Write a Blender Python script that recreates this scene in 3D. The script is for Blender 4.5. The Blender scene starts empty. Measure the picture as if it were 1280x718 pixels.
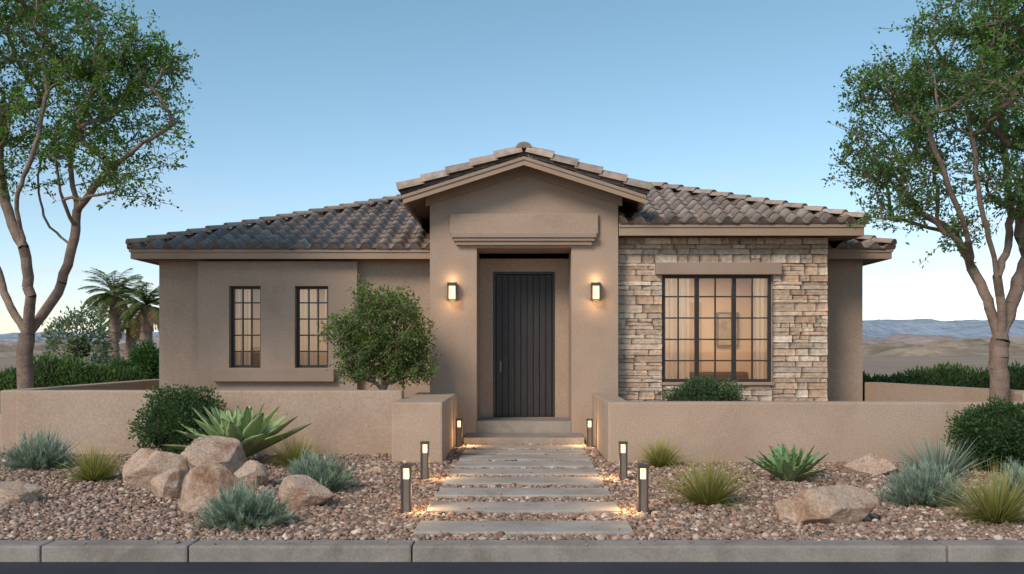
import bpy, bmesh, math, random
import numpy as np
from mathutils import Vector, noise, Matrix
random.seed(4); rng=np.random.default_rng(7)
S=bpy.context.scene
F=1200.0
def P(px,py,D): return ((px-655)*D/F, D, 1.4-(py-440)*D/F)
# ---------------------------------------------------------------- helpers
def link(o,parent=None):
    S.collection.objects.link(o)
    if parent: o.parent=parent
    return o
def empty(name):
    e=bpy.data.objects.new(name,None); e.empty_display_size=.3; return link(e)
def mobj(name,V,Fc,mat,parent=None,smooth=False):
    me=bpy.data.meshes.new(name); me.from_pydata([tuple(v) for v in V],[],Fc); me.update()
    bm=bmesh.new(); bm.from_mesh(me); bmesh.ops.recalc_face_normals(bm,faces=bm.faces); bm.to_mesh(me); bm.free()
    me.materials.append(mat)
    if smooth: me.polygons.foreach_set("use_smooth",[True]*len(me.polygons))
    return link(bpy.data.objects.new(name,me),parent)
def npmesh(name,V,Fc,mat,col=None,parent=None,smooth=False,loc=None):
    V=np.asarray(V,dtype=np.float32).reshape(-1,3); Fc=np.asarray(Fc,dtype=np.int32)
    n,k=Fc.shape
    me=bpy.data.meshes.new(name)
    me.vertices.add(len(V)); me.vertices.foreach_set("co",V.ravel())
    me.loops.add(n*k); me.loops.foreach_set("vertex_index",Fc.ravel())
    me.polygons.add(n); me.polygons.foreach_set("loop_start",np.arange(0,n*k,k,dtype=np.int32))
    if smooth: me.polygons.foreach_set("use_smooth",np.ones(n,dtype=bool))
    me.update(calc_edges=True)
    if col is not None:
        a=me.color_attributes.new("Col",'FLOAT_COLOR','POINT')
        c=np.ones((len(V),4),dtype=np.float32); c[:,:3]=col; a.data.foreach_set("color",c.ravel())
    me.materials.append(mat)
    return link(bpy.data.objects.new(name,me),parent)
def box(name,x0,x1,y0,y1,z0,z1,mat,parent=None,bev=0.0):
    V=[(x0,y0,z0),(x1,y0,z0),(x1,y1,z0),(x0,y1,z0),(x0,y0,z1),(x1,y0,z1),(x1,y1,z1),(x0,y1,z1)]
    Fc=[(0,1,2,3),(4,5,6,7),(0,1,5,4),(1,2,6,5),(2,3,7,6),(3,0,4,7)]
    o=mobj(name,V,Fc,mat,parent)
    if bev>0:
        bm=bmesh.new(); bm.from_mesh(o.data)
        bmesh.ops.bevel(bm,geom=bm.edges[:],offset=bev,segments=2,affect='EDGES',profile=.6)
        bm.to_mesh(o.data); bm.free()
    return o
def wall_panel(name,x0,x1,z0,z1,y,th,ops,mat,parent):
    xs=sorted({x0,x1}|{o[0] for o in ops}|{o[1] for o in ops}); zs=sorted({z0,z1}|{o[2] for o in ops}|{o[3] for o in ops})
    V=[];Fc=[]
    def q(*p):
        i=len(V); V.extend(p); Fc.append((i,i+1,i+2,i+3))
    def solid(i,j):
        if i<0 or j<0 or i>=len(xs)-1 or j>=len(zs)-1: return False
        cx=(xs[i]+xs[i+1])/2; cz=(zs[j]+zs[j+1])/2
        return not any(o[0]<cx<o[1] and o[2]<cz<o[3] for o in ops)
    for i in range(len(xs)-1):
        for j in range(len(zs)-1):
            if not solid(i,j): continue
            a,b,c,d=xs[i],xs[i+1],zs[j],zs[j+1]
            q((a,y,c),(b,y,c),(b,y,d),(a,y,d)); q((a,y+th,c),(b,y+th,c),(b,y+th,d),(a,y+th,d))
            if not solid(i-1,j): q((a,y,c),(a,y+th,c),(a,y+th,d),(a,y,d))
            if not solid(i+1,j): q((b,y,c),(b,y+th,c),(b,y+th,d),(b,y,d))
            if not solid(i,j-1): q((a,y,c),(b,y,c),(b,y+th,c),(a,y+th,c))
            if not solid(i,j+1): q((a,y,d),(b,y,d),(b,y+th,d),(a,y+th,d))
    o=mobj(name,V,Fc,mat,parent)
    bm=bmesh.new(); bm.from_mesh(o.data); bmesh.ops.remove_doubles(bm,verts=bm.verts,dist=1e-4)
    bmesh.ops.recalc_face_normals(bm,faces=bm.faces); bm.to_mesh(o.data); bm.free()
    return o
# ---------------------------------------------------------------- materials
def newmat(name):
    m=bpy.data.materials.new(name); m.use_nodes=True
    nt=m.node_tree; b=nt.nodes["Principled BSDF"]; return m,nt,b
def tex(nt,kind,scale,detail=4,rough=.55,vec=None):
    t=nt.nodes.new(kind); t.inputs["Scale"].default_value=scale
    if kind=="ShaderNodeTexNoise":
        t.inputs["Detail"].default_value=detail; t.inputs["Roughness"].default_value=rough
    if vec: nt.links.new(vec,t.inputs["Vector"])
    return t
def coords(nt,kind="Object",scale=None):
    c=nt.nodes.new("ShaderNodeTexCoord").outputs[kind]
    if scale:
        mp=nt.nodes.new("ShaderNodeMapping"); mp.inputs["Scale"].default_value=scale; nt.links.new(c,mp.inputs[0]); return mp.outputs[0]
    return c
def ramp(nt,fac,stops):
    r=nt.nodes.new("ShaderNodeValToRGB"); e=r.color_ramp.elements
    while len(e)<len(stops): e.new(.5)
    for i,(p,c) in enumerate(stops): e[i].position=p; e[i].color=(*c,1)
    nt.links.new(fac,r.inputs[0]); return r.outputs[0]
def mul(nt,a,b,f=1.0,mode='MULTIPLY'):
    m=nt.nodes.new("ShaderNodeMix"); m.data_type='RGBA'; m.blend_type=mode; m.inputs[0].default_value=f
    nt.links.new(a,m.inputs[6]); nt.links.new(b,m.inputs[7]); return m.outputs[2]
def bump(nt,b,h,strength=.3,dist=.01,prev=None):
    n=nt.nodes.new("ShaderNodeBump"); n.inputs["Strength"].default_value=strength; n.inputs["Distance"].default_value=dist
    nt.links.new(h,n.inputs["Height"])
    if prev: nt.links.new(prev,n.inputs["Normal"])
    nt.links.new(n.outputs[0],b.inputs["Normal"]); return n.outputs[0]
def noisy(name,c1,c2,scale=2,rough=.85,bs=90,bst=.35,bd=.004,spec=.3,fine=None,bigbump=None,stain=None):
    m,nt,b=newmat(name); co=coords(nt)
    n=tex(nt,"ShaderNodeTexNoise",scale,6,.6,co); col=ramp(nt,n.outputs[0],[(.3,c1),(.7,c2)])
    if fine:
        n3=tex(nt,"ShaderNodeTexNoise",fine,3,.6,co); g=ramp(nt,n3.outputs[0],[(.3,(.82,.82,.82)),(.7,(1.1,1.1,1.1))]); col=mul(nt,col,g)
    if stain:
        n5=tex(nt,"ShaderNodeTexNoise",stain[0],8,.7,co); n5.inputs["Distortion"].default_value=.6
        s_=stain[1]; col=mul(nt,col,ramp(nt,n5.outputs[0],[(.34,(s_,s_*.97,s_*.94)),(.52,(1,1,1))]))
    nt.links.new(col,b.inputs["Base Color"]); b.inputs["Roughness"].default_value=rough
    b.inputs["Specular IOR Level"].default_value=spec
    n2=tex(nt,"ShaderNodeTexNoise",bs,4,.65,co); p=bump(nt,b,n2.outputs[0],bst,bd)
    if bigbump:
        n4=tex(nt,"ShaderNodeTexNoise",bigbump[0],4,.6,co); bump(nt,b,n4.outputs[0],bigbump[1],bigbump[2],p)
    return m
def colmat(name,rough=.8,bs=60,bst=.4,bd=.005,nscale=25,lo=.7,spec=.3):
    m,nt,b=newmat(name); co=coords(nt)
    a=nt.nodes.new("ShaderNodeAttribute"); a.attribute_name="Col"
    n=tex(nt,"ShaderNodeTexNoise",nscale,5,.6,co); g=ramp(nt,n.outputs[0],[(.3,(lo,lo,lo)),(.7,(1.15,1.13,1.1))])
    c=mul(nt,a.outputs[0],g); nt.links.new(c,b.inputs["Base Color"]); b.inputs["Roughness"].default_value=rough
    b.inputs["Specular IOR Level"].default_value=spec
    n2=tex(nt,"ShaderNodeTexNoise",bs,5,.65,co); bump(nt,b,n2.outputs[0],bst,bd); return m
def leafmat(name,trans=.3,rough=.55):
    m,nt,b=newmat(name); a=nt.nodes.new("ShaderNodeAttribute"); a.attribute_name="Col"
    nt.links.new(a.outputs[0],b.inputs["Base Color"]); b.inputs["Roughness"].default_value=rough; b.inputs["Specular IOR Level"].default_value=.3
    t=nt.nodes.new("ShaderNodeBsdfTranslucent")
    br=nt.nodes.new("ShaderNodeMix"); br.data_type='RGBA'; br.blend_type='MULTIPLY'; br.inputs[0].default_value=1
    nt.links.new(a.outputs[0],br.inputs[6]); br.inputs[7].default_value=(1.7,1.7,.8,1); nt.links.new(br.outputs[2],t.inputs[0])
    mx=nt.nodes.new("ShaderNodeMixShader"); mx.inputs[0].default_value=trans
    nt.links.new(b.outputs[0],mx.inputs[1]); nt.links.new(t.outputs[0],mx.inputs[2])
    nt.links.new(mx.outputs[0],nt.nodes["Material Output"].inputs[0]); return m
def emit(name,c,s):
    m,nt,b=newmat(name); b.inputs["Base Color"].default_value=(*c,1); b.inputs["Emission Color"].default_value=(*c,1); b.inputs["Emission Strength"].default_value=s; return m
STUC=noisy("stucco",(.385,.288,.225),(.445,.338,.268),.9,.92,110,.35,.004,.15,fine=45,bigbump=(7,.15,.02),stain=(.7,.93))
STUCG=noisy("garden_wall_stucco",(.425,.318,.245),(.485,.367,.287),1.1,.92,110,.35,.004,.15,fine=45,bigbump=(7,.15,.02),stain=(.9,.9))
TRIM=noisy("trim_paint",(.32,.235,.183),(.365,.277,.218),2,.75,80,.2,.003)
FASC=noisy("fascia_paint",(.34,.24,.175),(.38,.28,.205),2,.7,80,.2,.003)
SOFF=noisy("soffit_wood",(.17,.12,.09),(.21,.155,.115),4,.8,60,.3,.003)
CONC=noisy("concrete",(.25,.225,.205),(.35,.315,.285),3,.85,130,.3,.003,fine=60,stain=(1.6,.7))
SLAB=noisy("path_slab",(.33,.30,.275),(.45,.41,.375),2.2,.8,120,.35,.004,fine=50,stain=(1.9,.75))
ASPH=noisy("asphalt",(.035,.037,.045),(.055,.057,.066),1.2,.85,180,.8,.008,fine=220)
ROOM=noisy("interior_paint",(.62,.50,.40),(.66,.54,.43),2,.9,60,.05,.002)
FLOORM=noisy("interior_floor",(.25,.15,.09),(.32,.2,.12),4,.5,60,.1,.002)
TILE=colmat("clay_tile",.85,70,.5,.006,9,.66)
STONE=colmat("ledger_stone",.9,45,.9,.015,18,.66)
PEB=colmat("pebble",.85,120,.3,.003,40,.75)
BARK=noisy("bark",(.17,.12,.095),(.31,.225,.18),6,.9,35,.9,.02)
LEAF=leafmat("leaf",.38); GRASSM=leafmat("grass_blade",.25); SUCC=leafmat("succulent_leaf",.1,.5)
GROUT=noisy("mortar",(.32,.26,.20),(.40,.33,.26),8,.95,60,.6,.006)
METAL=noisy("bronze_metal",(.05,.043,.04),(.07,.06,.055),8,.45,200,.05,.001,.5)
BRONZ=noisy("brushed_bronze",(.16,.13,.11),(.2,.165,.14),9,.4,200,.05,.001,.5)
FABRIC=noisy("fabric",(.09,.06,.05),(.13,.09,.07))
FRAME=noisy("window_frame_metal",(.02,.018,.018),(.03,.027,.026),8,.45,200,.05,.001,.5)
CHROME,_nt,_b=newmat("dark_bronze_handle"); _b.inputs["Base Color"].default_value=(.16,.14,.12,1); _b.inputs["Metallic"].default_value=1; _b.inputs["Roughness"].default_value=.4
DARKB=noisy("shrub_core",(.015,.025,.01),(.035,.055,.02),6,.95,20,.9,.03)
DOOR,nt,b=newmat("dark_stained_wood"); co=coords(nt,"Object",(14,14,1.2)); n=tex(nt,"ShaderNodeTexNoise",4,8,.65,co)
nt.links.new(ramp(nt,n.outputs[0],[(.3,(.014,.013,.015)),(.7,(.040,.036,.038))]),b.inputs["Base Color"]); b.inputs["Roughness"].default_value=.55; bump(nt,b,n.outputs[0],.4,.004)
GLASS=bpy.data.materials.new("window_glass"); GLASS.use_nodes=True; nt=GLASS.node_tree; nt.nodes.clear()
o=nt.nodes.new("ShaderNodeOutputMaterial"); mx=nt.nodes.new("ShaderNodeMixShader"); tr=nt.nodes.new("ShaderNodeBsdfTransparent"); gl=nt.nodes.new("ShaderNodeBsdfGlossy")
tr.inputs[0].default_value=(.86,.86,.85,1); gl.inputs["Roughness"].default_value=.02; fr=nt.nodes.new("ShaderNodeFresnel"); fr.inputs[0].default_value=1.9
nt.links.new(fr.outputs[0],mx.inputs[0]); nt.links.new(tr.outputs[0],mx.inputs[1]); nt.links.new(gl.outputs[0],mx.inputs[2]); nt.links.new(mx.outputs[0],o.inputs[0])
SHEER,nt,b=newmat("sheer_curtain"); b.inputs["Base Color"].default_value=(.78,.75,.70,1); b.inputs["Roughness"].default_value=.9
t=nt.nodes.new("ShaderNodeBsdfTranslucent"); t.inputs[0].default_value=(.82,.77,.70,1); mx=nt.nodes.new("ShaderNodeMixShader"); mx.inputs[0].default_value=.5
nt.links.new(b.outputs[0],mx.inputs[1]); nt.links.new(t.outputs[0],mx.inputs[2]); nt.links.new(mx.outputs[0],nt.nodes["Material Output"].inputs[0])
GLOW=emit("warm_lamp_glass",(1,.64,.32),1.5)
GLOWS=emit("warm_diffuser",(1,.68,.38),1.7)
# boulder material
BOUL,nt,b=newmat("boulder_rock"); co=coords(nt); n=tex(nt,"ShaderNodeTexNoise",3.2,8,.65,co)
c=ramp(nt,n.outputs[0],[(.28,(.26,.14,.09)),(.41,(.52,.33,.225)),(.53,(.70,.53,.41)),(.72,(.55,.34,.235))])
n3=tex(nt,"ShaderNodeTexNoise",45,6,.75,co); c=mul(nt,c,ramp(nt,n3.outputs[0],[(.34,(.58,.56,.54)),(.56,(1.1,1.1,1.1))]))
nt.links.new(c,b.inputs["Base Color"]); b.inputs["Roughness"].default_value=.9
n2=tex(nt,"ShaderNodeTexNoise",12,10,.75,co); bump(nt,b,n2.outputs[0],.9,.07)
# gravel ground
GRAV,nt,b=newmat("gravel_ground"); co=coords(nt); v=tex(nt,"ShaderNodeTexVoronoi",34,vec=co)
hs=nt.nodes.new("ShaderNodeSeparateColor"); nt.links.new(v.outputs["Color"],hs.inputs[0])
c=ramp(nt,hs.outputs[0],[(0,(.11,.075,.058)),(.4,(.2,.135,.105)),(.75,(.30,.205,.16)),(1,(.38,.29,.23))])
nt.links.new(c,b.inputs["Base Color"]); b.inputs["Roughness"].default_value=.9
inv=nt.nodes.new("ShaderNodeMath"); inv.operation='SUBTRACT'; inv.inputs[0].default_value=1; nt.links.new(v.outputs["Distance"],inv.inputs[1]); bump(nt,b,inv.outputs[0],1,.02)
DESERT=noisy("desert_soil",(.24,.175,.125),(.36,.275,.205),.02,.95,.6,.6,.3,fine=.9)
# ---------------------------------------------------------------- camera
cam=bpy.data.cameras.new("camera"); co_=bpy.data.objects.new("camera",cam); link(co_)
co_.location=(0,0,1.4); co_.rotation_euler=(math.radians(90),0,0)
cam.sensor_width=36; cam.lens=36*F/1280; cam.shift_x=-15/1280; cam.shift_y=81/1280; cam.clip_end=20000; cam.clip_start=.1
S.camera=co_
# ---------------------------------------------------------------- world / sun
SUN_EL=math.radians(36); SUN_AZ=math.radians(-145)
w=bpy.data.worlds.new("World"); S.world=w; w.use_nodes=True; nt=w.node_tree; bg=nt.nodes["Background"]
sk=nt.nodes.new("ShaderNodeTexSky"); sk.sky_type='NISHITA'; sk.sun_disc=False; sk.sun_elevation=SUN_EL; sk.sun_rotation=SUN_AZ
sk.air_density=1.0; sk.dust_density=.3; sk.ozone_density=1.0; sk.altitude=300
gc=nt.nodes.new("ShaderNodeTexCoord").outputs["Generated"]; sx=nt.nodes.new("ShaderNodeSeparateXYZ"); nt.links.new(gc,sx.inputs[0])
tint=ramp(nt,sx.outputs[2],[(0,(1.06,.98,1.14)),(.10,(.99,1.04,1.08)),(.36,(.93,1.11,.99))])
skc=mul(nt,sk.outputs[0],tint)
mp=nt.nodes.new("ShaderNodeMapping"); mp.inputs["Scale"].default_value=(2.2,2.2,16); mp.inputs["Location"].default_value=(1.3,0,.4); nt.links.new(gc,mp.inputs[0])
cn=tex(nt,"ShaderNodeTexNoise",2.2,6,.55,mp.outputs[0]); cm=ramp(nt,cn.outputs[0],[(.52,(0,0,0)),(.72,(.6,.6,.6))])
bm_=ramp(nt,sx.outputs[2],[(.03,(0,0,0)),(.09,(1,1,1)),(.15,(.3,.3,.3)),(.2,(0,0,0))]); cm=mul(nt,cm,bm_)
cx_=nt.nodes.new("ShaderNodeMix"); cx_.data_type='RGBA'; nt.links.new(cm,cx_.inputs[0]); nt.links.new(skc,cx_.inputs[6]); cx_.inputs[7].default_value=(5.8,4.5,4.5,1)
nt.links.new(cx_.outputs[2],bg.inputs[0]); bg.inputs[1].default_value=.145
sd=bpy.data.lights.new("sun","SUN"); sd.energy=2.8; sd.angle=math.radians(20); sd.color=(1,.84,.68)
so=bpy.data.objects.new("sun",sd); link(so)
d=Vector((math.sin(SUN_AZ)*math.cos(SUN_EL),math.cos(SUN_AZ)*math.cos(SUN_EL),math.sin(SUN_EL)))
so.rotation_euler=d.to_track_quat('Z','Y').to_euler(); so.location=(-10,-10,20)
S.view_settings.view_transform='Standard'; S.view_settings.look='None'; S.view_settings.exposure=0
# ---------------------------------------------------------------- ground, road, curb
X=9000
mobj("ground",[(-X,-X,-.12),(X,-X,-.12),(X,6.95,-.12),(-X,6.95,-.12),(X,6.95,-.012),(-X,6.95,-.012),(X,X,-.012),(-X,X,-.012)],[(0,1,2,3),(3,2,4,5),(5,4,6,7)],DESERT)
mobj("road",[(-300,-8,-.095),(300,-8,-.095),(300,6.9,-.095),(-300,6.9,-.095)],[(0,1,2,3)],ASPH)
cb=empty("curb"); js=[-40]+[ (x-655)*7/F for x in (65,245,518,1172)]
x=js[-1]
while x<40: x+=1.85; js.append(x)
xx=js[1]; left=[]
while xx>-40: xx-=1.5; left.append(xx)
js=sorted(set(left+js[1:]))
for a,b_ in zip(js[:-1],js[1:]): box("segment",a+.004,b_-.004,6.83,7.06,-.2,.02,CONC,cb,.018)
mobj("gravel_bed",[(-16,7.04,0),(16,7.04,0),(16,16.4,0),(-16,16.4,0)],[(0,1,2,3)],GRAV)
def ico(sub):
    bm=bmesh.new(); bmesh.ops.create_icosphere(bm,subdivisions=sub,radius=1)
    V=np.array([v.co[:] for v in bm.verts]); Fc=np.array([[v.index for v in f.verts] for f in bm.faces]); bm.free(); return V,Fc
IV,IF=ico(1)
slabs=[7.23,8.2,9.1,9.92,10.68,11.42,12.14,12.84,13.52]
N=98000
py=7.09+ (12.9-7.09)*rng.random(N)**1.15; pxx=(rng.random(N)*2-1)*(py*.56+1.2)
n2=8000; py=np.r_[py,12.9+1.4*rng.random(n2)]; pxx=np.r_[pxx,(rng.random(n2)*2-1)*1.02]
n3_=60; py=np.r_[py,rng.uniform(6.84,7.06,n3_)]; pxx=np.r_[pxx,rng.uniform(-5,5,n3_)]
keep=np.ones(len(py),bool)
for s in slabs: keep&=~((py>s+.005)&(py<s+.475)&(np.abs(pxx)<.825)&(rng.random(len(py))>.004))
keep&=~((py>12)&(np.abs(pxx)>1.03)&(pxx>0)); keep&=~((py>12)&(pxx<-1.03)&(pxx>-1.66))
py=py[keep];pxx=pxx[keep];M=len(py)
onslab=np.zeros(M,bool)
for s in slabs: onslab|=((py>s+.005)&(py<s+.475)&(np.abs(pxx)<.825))
oncurb=py<7.062
r=rng.uniform(.009,.023,M)*(1+.7*(rng.random(M)>.94)); r[onslab|oncurb]*=.55
var=[IV*(1+.28*rng.standard_normal((len(IV),1)).clip(-1.3,1.3)) for _ in range(12)]
VV=np.stack(var)[rng.integers(0,12,M)]
an=rng.random(M)*6.283; ca,sa=np.cos(an)[:,None],np.sin(an)[:,None]
sc=np.stack([rng.uniform(.8,1.5,M),rng.uniform(.7,1.1,M),rng.uniform(.5,.85,M)],1)[:,None,:]
VV=VV*sc; vx=VV[...,0]*ca-VV[...,1]*sa; vy=VV[...,0]*sa+VV[...,1]*ca
VV=np.stack([vx,vy,VV[...,2]],-1)*r[:,None,None]
VV+=np.stack([pxx,py,np.where(onslab,.045+r*.4,np.where(oncurb,.02+r*.4,r*.35+rng.random(M)*.014))],-1)[:,None,:]
pal=np.array([(.34,.225,.172),(.49,.37,.295),(.19,.14,.115),(.30,.175,.125),(.60,.49,.405),(.25,.19,.16),(.40,.28,.22)])
pc=pal[rng.choice(7,M,p=[.24,.16,.15,.13,.08,.12,.12])]*rng.uniform(.72,1.25,(M,1))
FF=(IF[None]+np.arange(M)[:,None,None]*len(IV)).reshape(-1,3)
npmesh("gravel",VV.reshape(-1,3),FF,PEB,np.repeat(pc,len(IV),0),None,True)
pth=empty("paved_path")
for i,s in enumerate(slabs):
    j=random.uniform(-.008,.008); box("slab",-.83+j,.835+j,s,s+.48,-.05,.045,SLAB,pth,.008)
box("landing",-.9,.9,14.3,15.19,-.05,.12,CONC,pth,.01)
# ---------------------------------------------------------------- garden walls
def gwall(name,pts_boxes):
    e=empty(name)
    for bx in pts_boxes: box("wall_segment",*bx,STUCG,e,.025)
    return e
gwall("garden_wall",[(-6.83,-1.64,12.9,13.15,-.1,.88)])
gwall("garden_wall",[(-1.66,-1.02,12.0,14.9,-.1,.77)])
e=gwall("garden_wall",[(1.05,6.6,12.0,12.3,-.1,.77),(1.052,1.35,12.29,14.8,-.1,.768)])
gwall("garden_wall",[(-7.1,-6.85,13.0,18.4,-.1,.88),(-6.86,-6.2,18.15,18.4,-.1,.875)])
gwall("garden_wall",[(-14,-7.12,14.2,14.45,-.1,.47),(-14,-9,12.6,12.85,-.1,.3)])
e=empty("garden_wall")
a=Vector((5.84,16.45)); b2=Vector((6.62,12.35)); t=(b2-a).normalized(); nn=Vector((-t.y,t.x))*.25
q=[a,b2,b2+nn,a+nn]; V=[(p.x,p.y,-.1) for p in q]+[(p.x,p.y,.88) for p in q]
mobj("wall_segment",V,[(0,1,2,3),(4,5,6,7),(0,1,5,4),(1,2,6,5),(2,3,7,6),(3,0,4,7)],STUCG,e)
box("wall_segment",6.5,16,12.5,12.75,-.1,.86,STUCG,e,.02)
# ---------------------------------------------------------------- HOUSE
H=empty("stucco_house")
YW=16.5
wl=[(-5.02,-4.48,1.127,2.52),(-3.90,-3.33,1.127,2.52)]
wallL=wall_panel("left_wall",-6.27,-1.47,-.1,3.06,YW,.25,[(a-.01,b_+.01,c-.01,d_+.01) for a,b_,c,d_ in wl],STUC,H)
wall_panel("left_projection",-5.55,-2.84,-.1,2.94,YW-.17,.18,wl,STUC,H)
box("window_ledge",-5.27,-3.21,YW-.29,YW-.16,.895,1.11,TRIM,H,.015)
box("left_side_wall",-6.27,-6.02,YW+.25,24.6,-.1,3.0,STUC,H)
box("back_wall",-6.27,5.82,24.6,24.8,-.1,3.0,STUC,H)
box("right_side_wall",5.57,5.82,YW+.002,24.6,-.1,3.0,STUC,H)
box("right_wall",4.6,5.57,YW,YW+.25,-.1,3.0,STUC,H)
YS=15.5; wr=(2.235,4.0,.91,2.64)
wall_panel("stone_wing_wall",1.47,4.87,-.1,3.28,YS+.03,.22,[wr],GROUT,H)
box("stone_wing_side",4.65,4.87,YS+.25,YW-.002,-.1,3.28,GROUT,H)
SV=[];SF=[];SC=[]
spal=np.array([(.60,.445,.335),(.71,.56,.44),(.78,.65,.53),(.55,.39,.285),(.65,.50,.39),(.60,.50,.415),(.70,.51,.39),(.53,.415,.33)])
def stone(x0,x1,z0,z1,face='y',base=YS):
    nx=max(3,int((x1-x0)/.06)); nz=3; off=len(SV); d0=random.uniform(.0,.045); sh=random.uniform(.003,.007)
    c=spal[random.randrange(8)]*random.uniform(.85,1.12); sd_=random.random()*100
    x0+=sh*.6;x1-=sh*.6;z0+=sh*.6;z1-=sh*.6
    for k in range(nz+1):
        for i in range(nx+1):
            u=x0+(x1-x0)*i/nx; v=z0+(z1-z0)*k/nz; edge=(i in(0,nx))or(k in(0,nz))
            dd=d0+.022*noise.noise(Vector((u*9,v*14,sd_)))-(.013 if edge else 0)
            u2=u+ .006*noise.noise(Vector((u*20,v*20,sd_+5))); v2=v+.006*noise.noise(Vector((u*12,v*20,sd_+9)))
            SV.append((u2,base-dd,v2) if face=='y' else (base+dd,u2,v2)); SC.append(c)
    for k in range(nz):
        for i in range(nx):
            a=off+k*(nx+1)+i; SF.append((a,a+1,a+nx+2,a+nx+1))
    ring=[off+i for i in range(nx+1)]+[off+k*(nx+1)+nx for k in range(1,nz+1)]+[off+nz*(nx+1)+i for i in range(nx-1,-1,-1)]+[off+k*(nx+1) for k in range(nz-1,0,-1)]
    o2=len(SV)
    for r_ in ring:
        p=SV[r_]; SV.append((p[0],base+.05,p[2]) if face=='y' else (base-.05,p[1],p[2])); SC.append(c*.75)
    L=len(ring)
    for i in range(L): SF.append((ring[i],ring[(i+1)%L],o2+(i+1)%L,o2+i))
def stonework(x0,x1,z0,z1,face='y',base=YS):
    z=z0
    while z<z1-.02:
        h=random.choice([.055,.07,.09,.09,.12,.14]); h=min(h,z1-z); 
        if z1-(z+h)<.04: h=z1-z
        x=x0
        while x<x1-.02:
            l=random.uniform(.16,.62)*(1 if h<.1 else .75); 
            if x1-(x+l)<.12: l=x1-x
            if h>.115 and random.random()<.35:
                m_=z+h*random.uniform(.4,.6); stone(x,x+l,z,m_,face,base); stone(x,x+l*.45,m_,z+h,face,base); stone(x+l*.45,x+l,m_,z+h,face,base)
            else: stone(x,x+l,z,z+h,face,base)
            x+=l
        z+=h
stonework(1.5,2.235,0,.91); stonework(2.235,4.0,0,.86); stonework(4.0,4.9,0,.91)
stonework(1.5,2.225,.91,2.64); stonework(4.01,4.9,.91,2.64); stonework(1.5,4.9,2.83,3.24)
stonework(1.5,2.12,2.64,2.83);stonework(4.13,4.9,2.64,2.83)
stonework(YS+.02,YW,0,3.2,'x',4.87)
npmesh("stone_veneer",SV,SF,STONE,np.array(SC),H,False)
box("window_lintel",2.115,4.135,YS-.12,YS+.04,2.64,2.835,TRIM,H,.012)
box("window_sill",2.2,4.03,YS-.07,YS+.06,.862,.908,TRIM,H,.008)
# portal
PY=15.2; ox=.75; zt=3.05; zg=3.86; za=4.34; pw=1.49
V=[(-pw,PY,-.1),(-ox,PY,-.1),(-ox,PY,zt),(-pw,PY,zt),(ox,PY,-.1),(pw,PY,-.1),(pw,PY,zt),(ox,PY,zt),(pw,PY,zg),(0,PY,za),(-pw,PY,zg)]
Fc=[(0,1,2,3),(4,5,6,7),(3,2,7,6,8,9,10)]
yb=16.2
V+=[(-ox,yb,-.1),(-ox,yb,zt),(ox,yb,-.1),(ox,yb,zt)]
Fc+=[(1,11,12,2),(4,13,14,7),(2,12,14,7)]
yk=19.2; nk=len(V)
V+=[(-pw,yk,-.1),(-pw,yk,zt),(-pw,yk,zg),(pw,yk,-.1),(pw,yk,zt),(pw,yk,zg)]
Fc+=[(0,3,nk+1,nk),(3,10,nk+2,nk+1),(5,6,nk+4,nk+3),(6,8,nk+5,nk+4)]
po=mobj("entry_portal",V,Fc,STUC,H)
wall_panel("entry_back_wall",-ox+.001,ox-.001,.0,zt-.001,yb-.1,.2,[(-.52,.52,.302,2.745)],STUC,H)
box("threshold_step",-.746,.746,PY-.001,yb+.15,-.05,.3,CONC,H,.006)
box("lintel_panel",-1.17,1.17,PY-.07,PY+.02,3.262,3.58,STUC,H,.01)
box("lintel_moulding",-1.14,1.14,PY-.15,PY+.02,3.195,3.26,TRIM,H,.008)
box("lintel_moulding_middle",-1.11,1.11,PY-.12,PY+.02,3.145,3.193,TRIM,H,.006)
box("lintel_moulding_lower",-1.07,1.07,PY-.085,PY+.02,3.085,3.143,TRIM,H,.006)
# door
box("door_frame_left",-.52,-.48,yb-.07,yb+.05,.302,2.745,FRAME,H); box("door_frame_right",.48,.52,yb-.07,yb+.05,.302,2.745,FRAME,H)
box("door_frame_top",-.479,.479,yb-.07,yb+.05,2.705,2.745,FRAME,H)
box("door_slab",-.479,.479,yb,yb+.04,.303,2.704,FRAME,H)
for i in range(9):
    a=-.472+i*.105; box("door_plank",a+.005,a+.100,yb-.03,yb+.01,.31,2.70,DOOR,H,.008)
box("door_handle_plate",-.412,-.378,yb-.04,yb-.028,1.05,1.25,CHROME,H,.004)
box("door_handle_grip",-.403,-.387,yb-.1,yb-.085,1.06,1.2,CHROME,H,.004); box("door_handle_mount",-.401,-.389,yb-.085,yb-.04,1.17,1.19,CHROME,H); box("door_handle_mount",-.401,-.389,yb-.085,yb-.04,1.07,1.09,CHROME,H)
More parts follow.
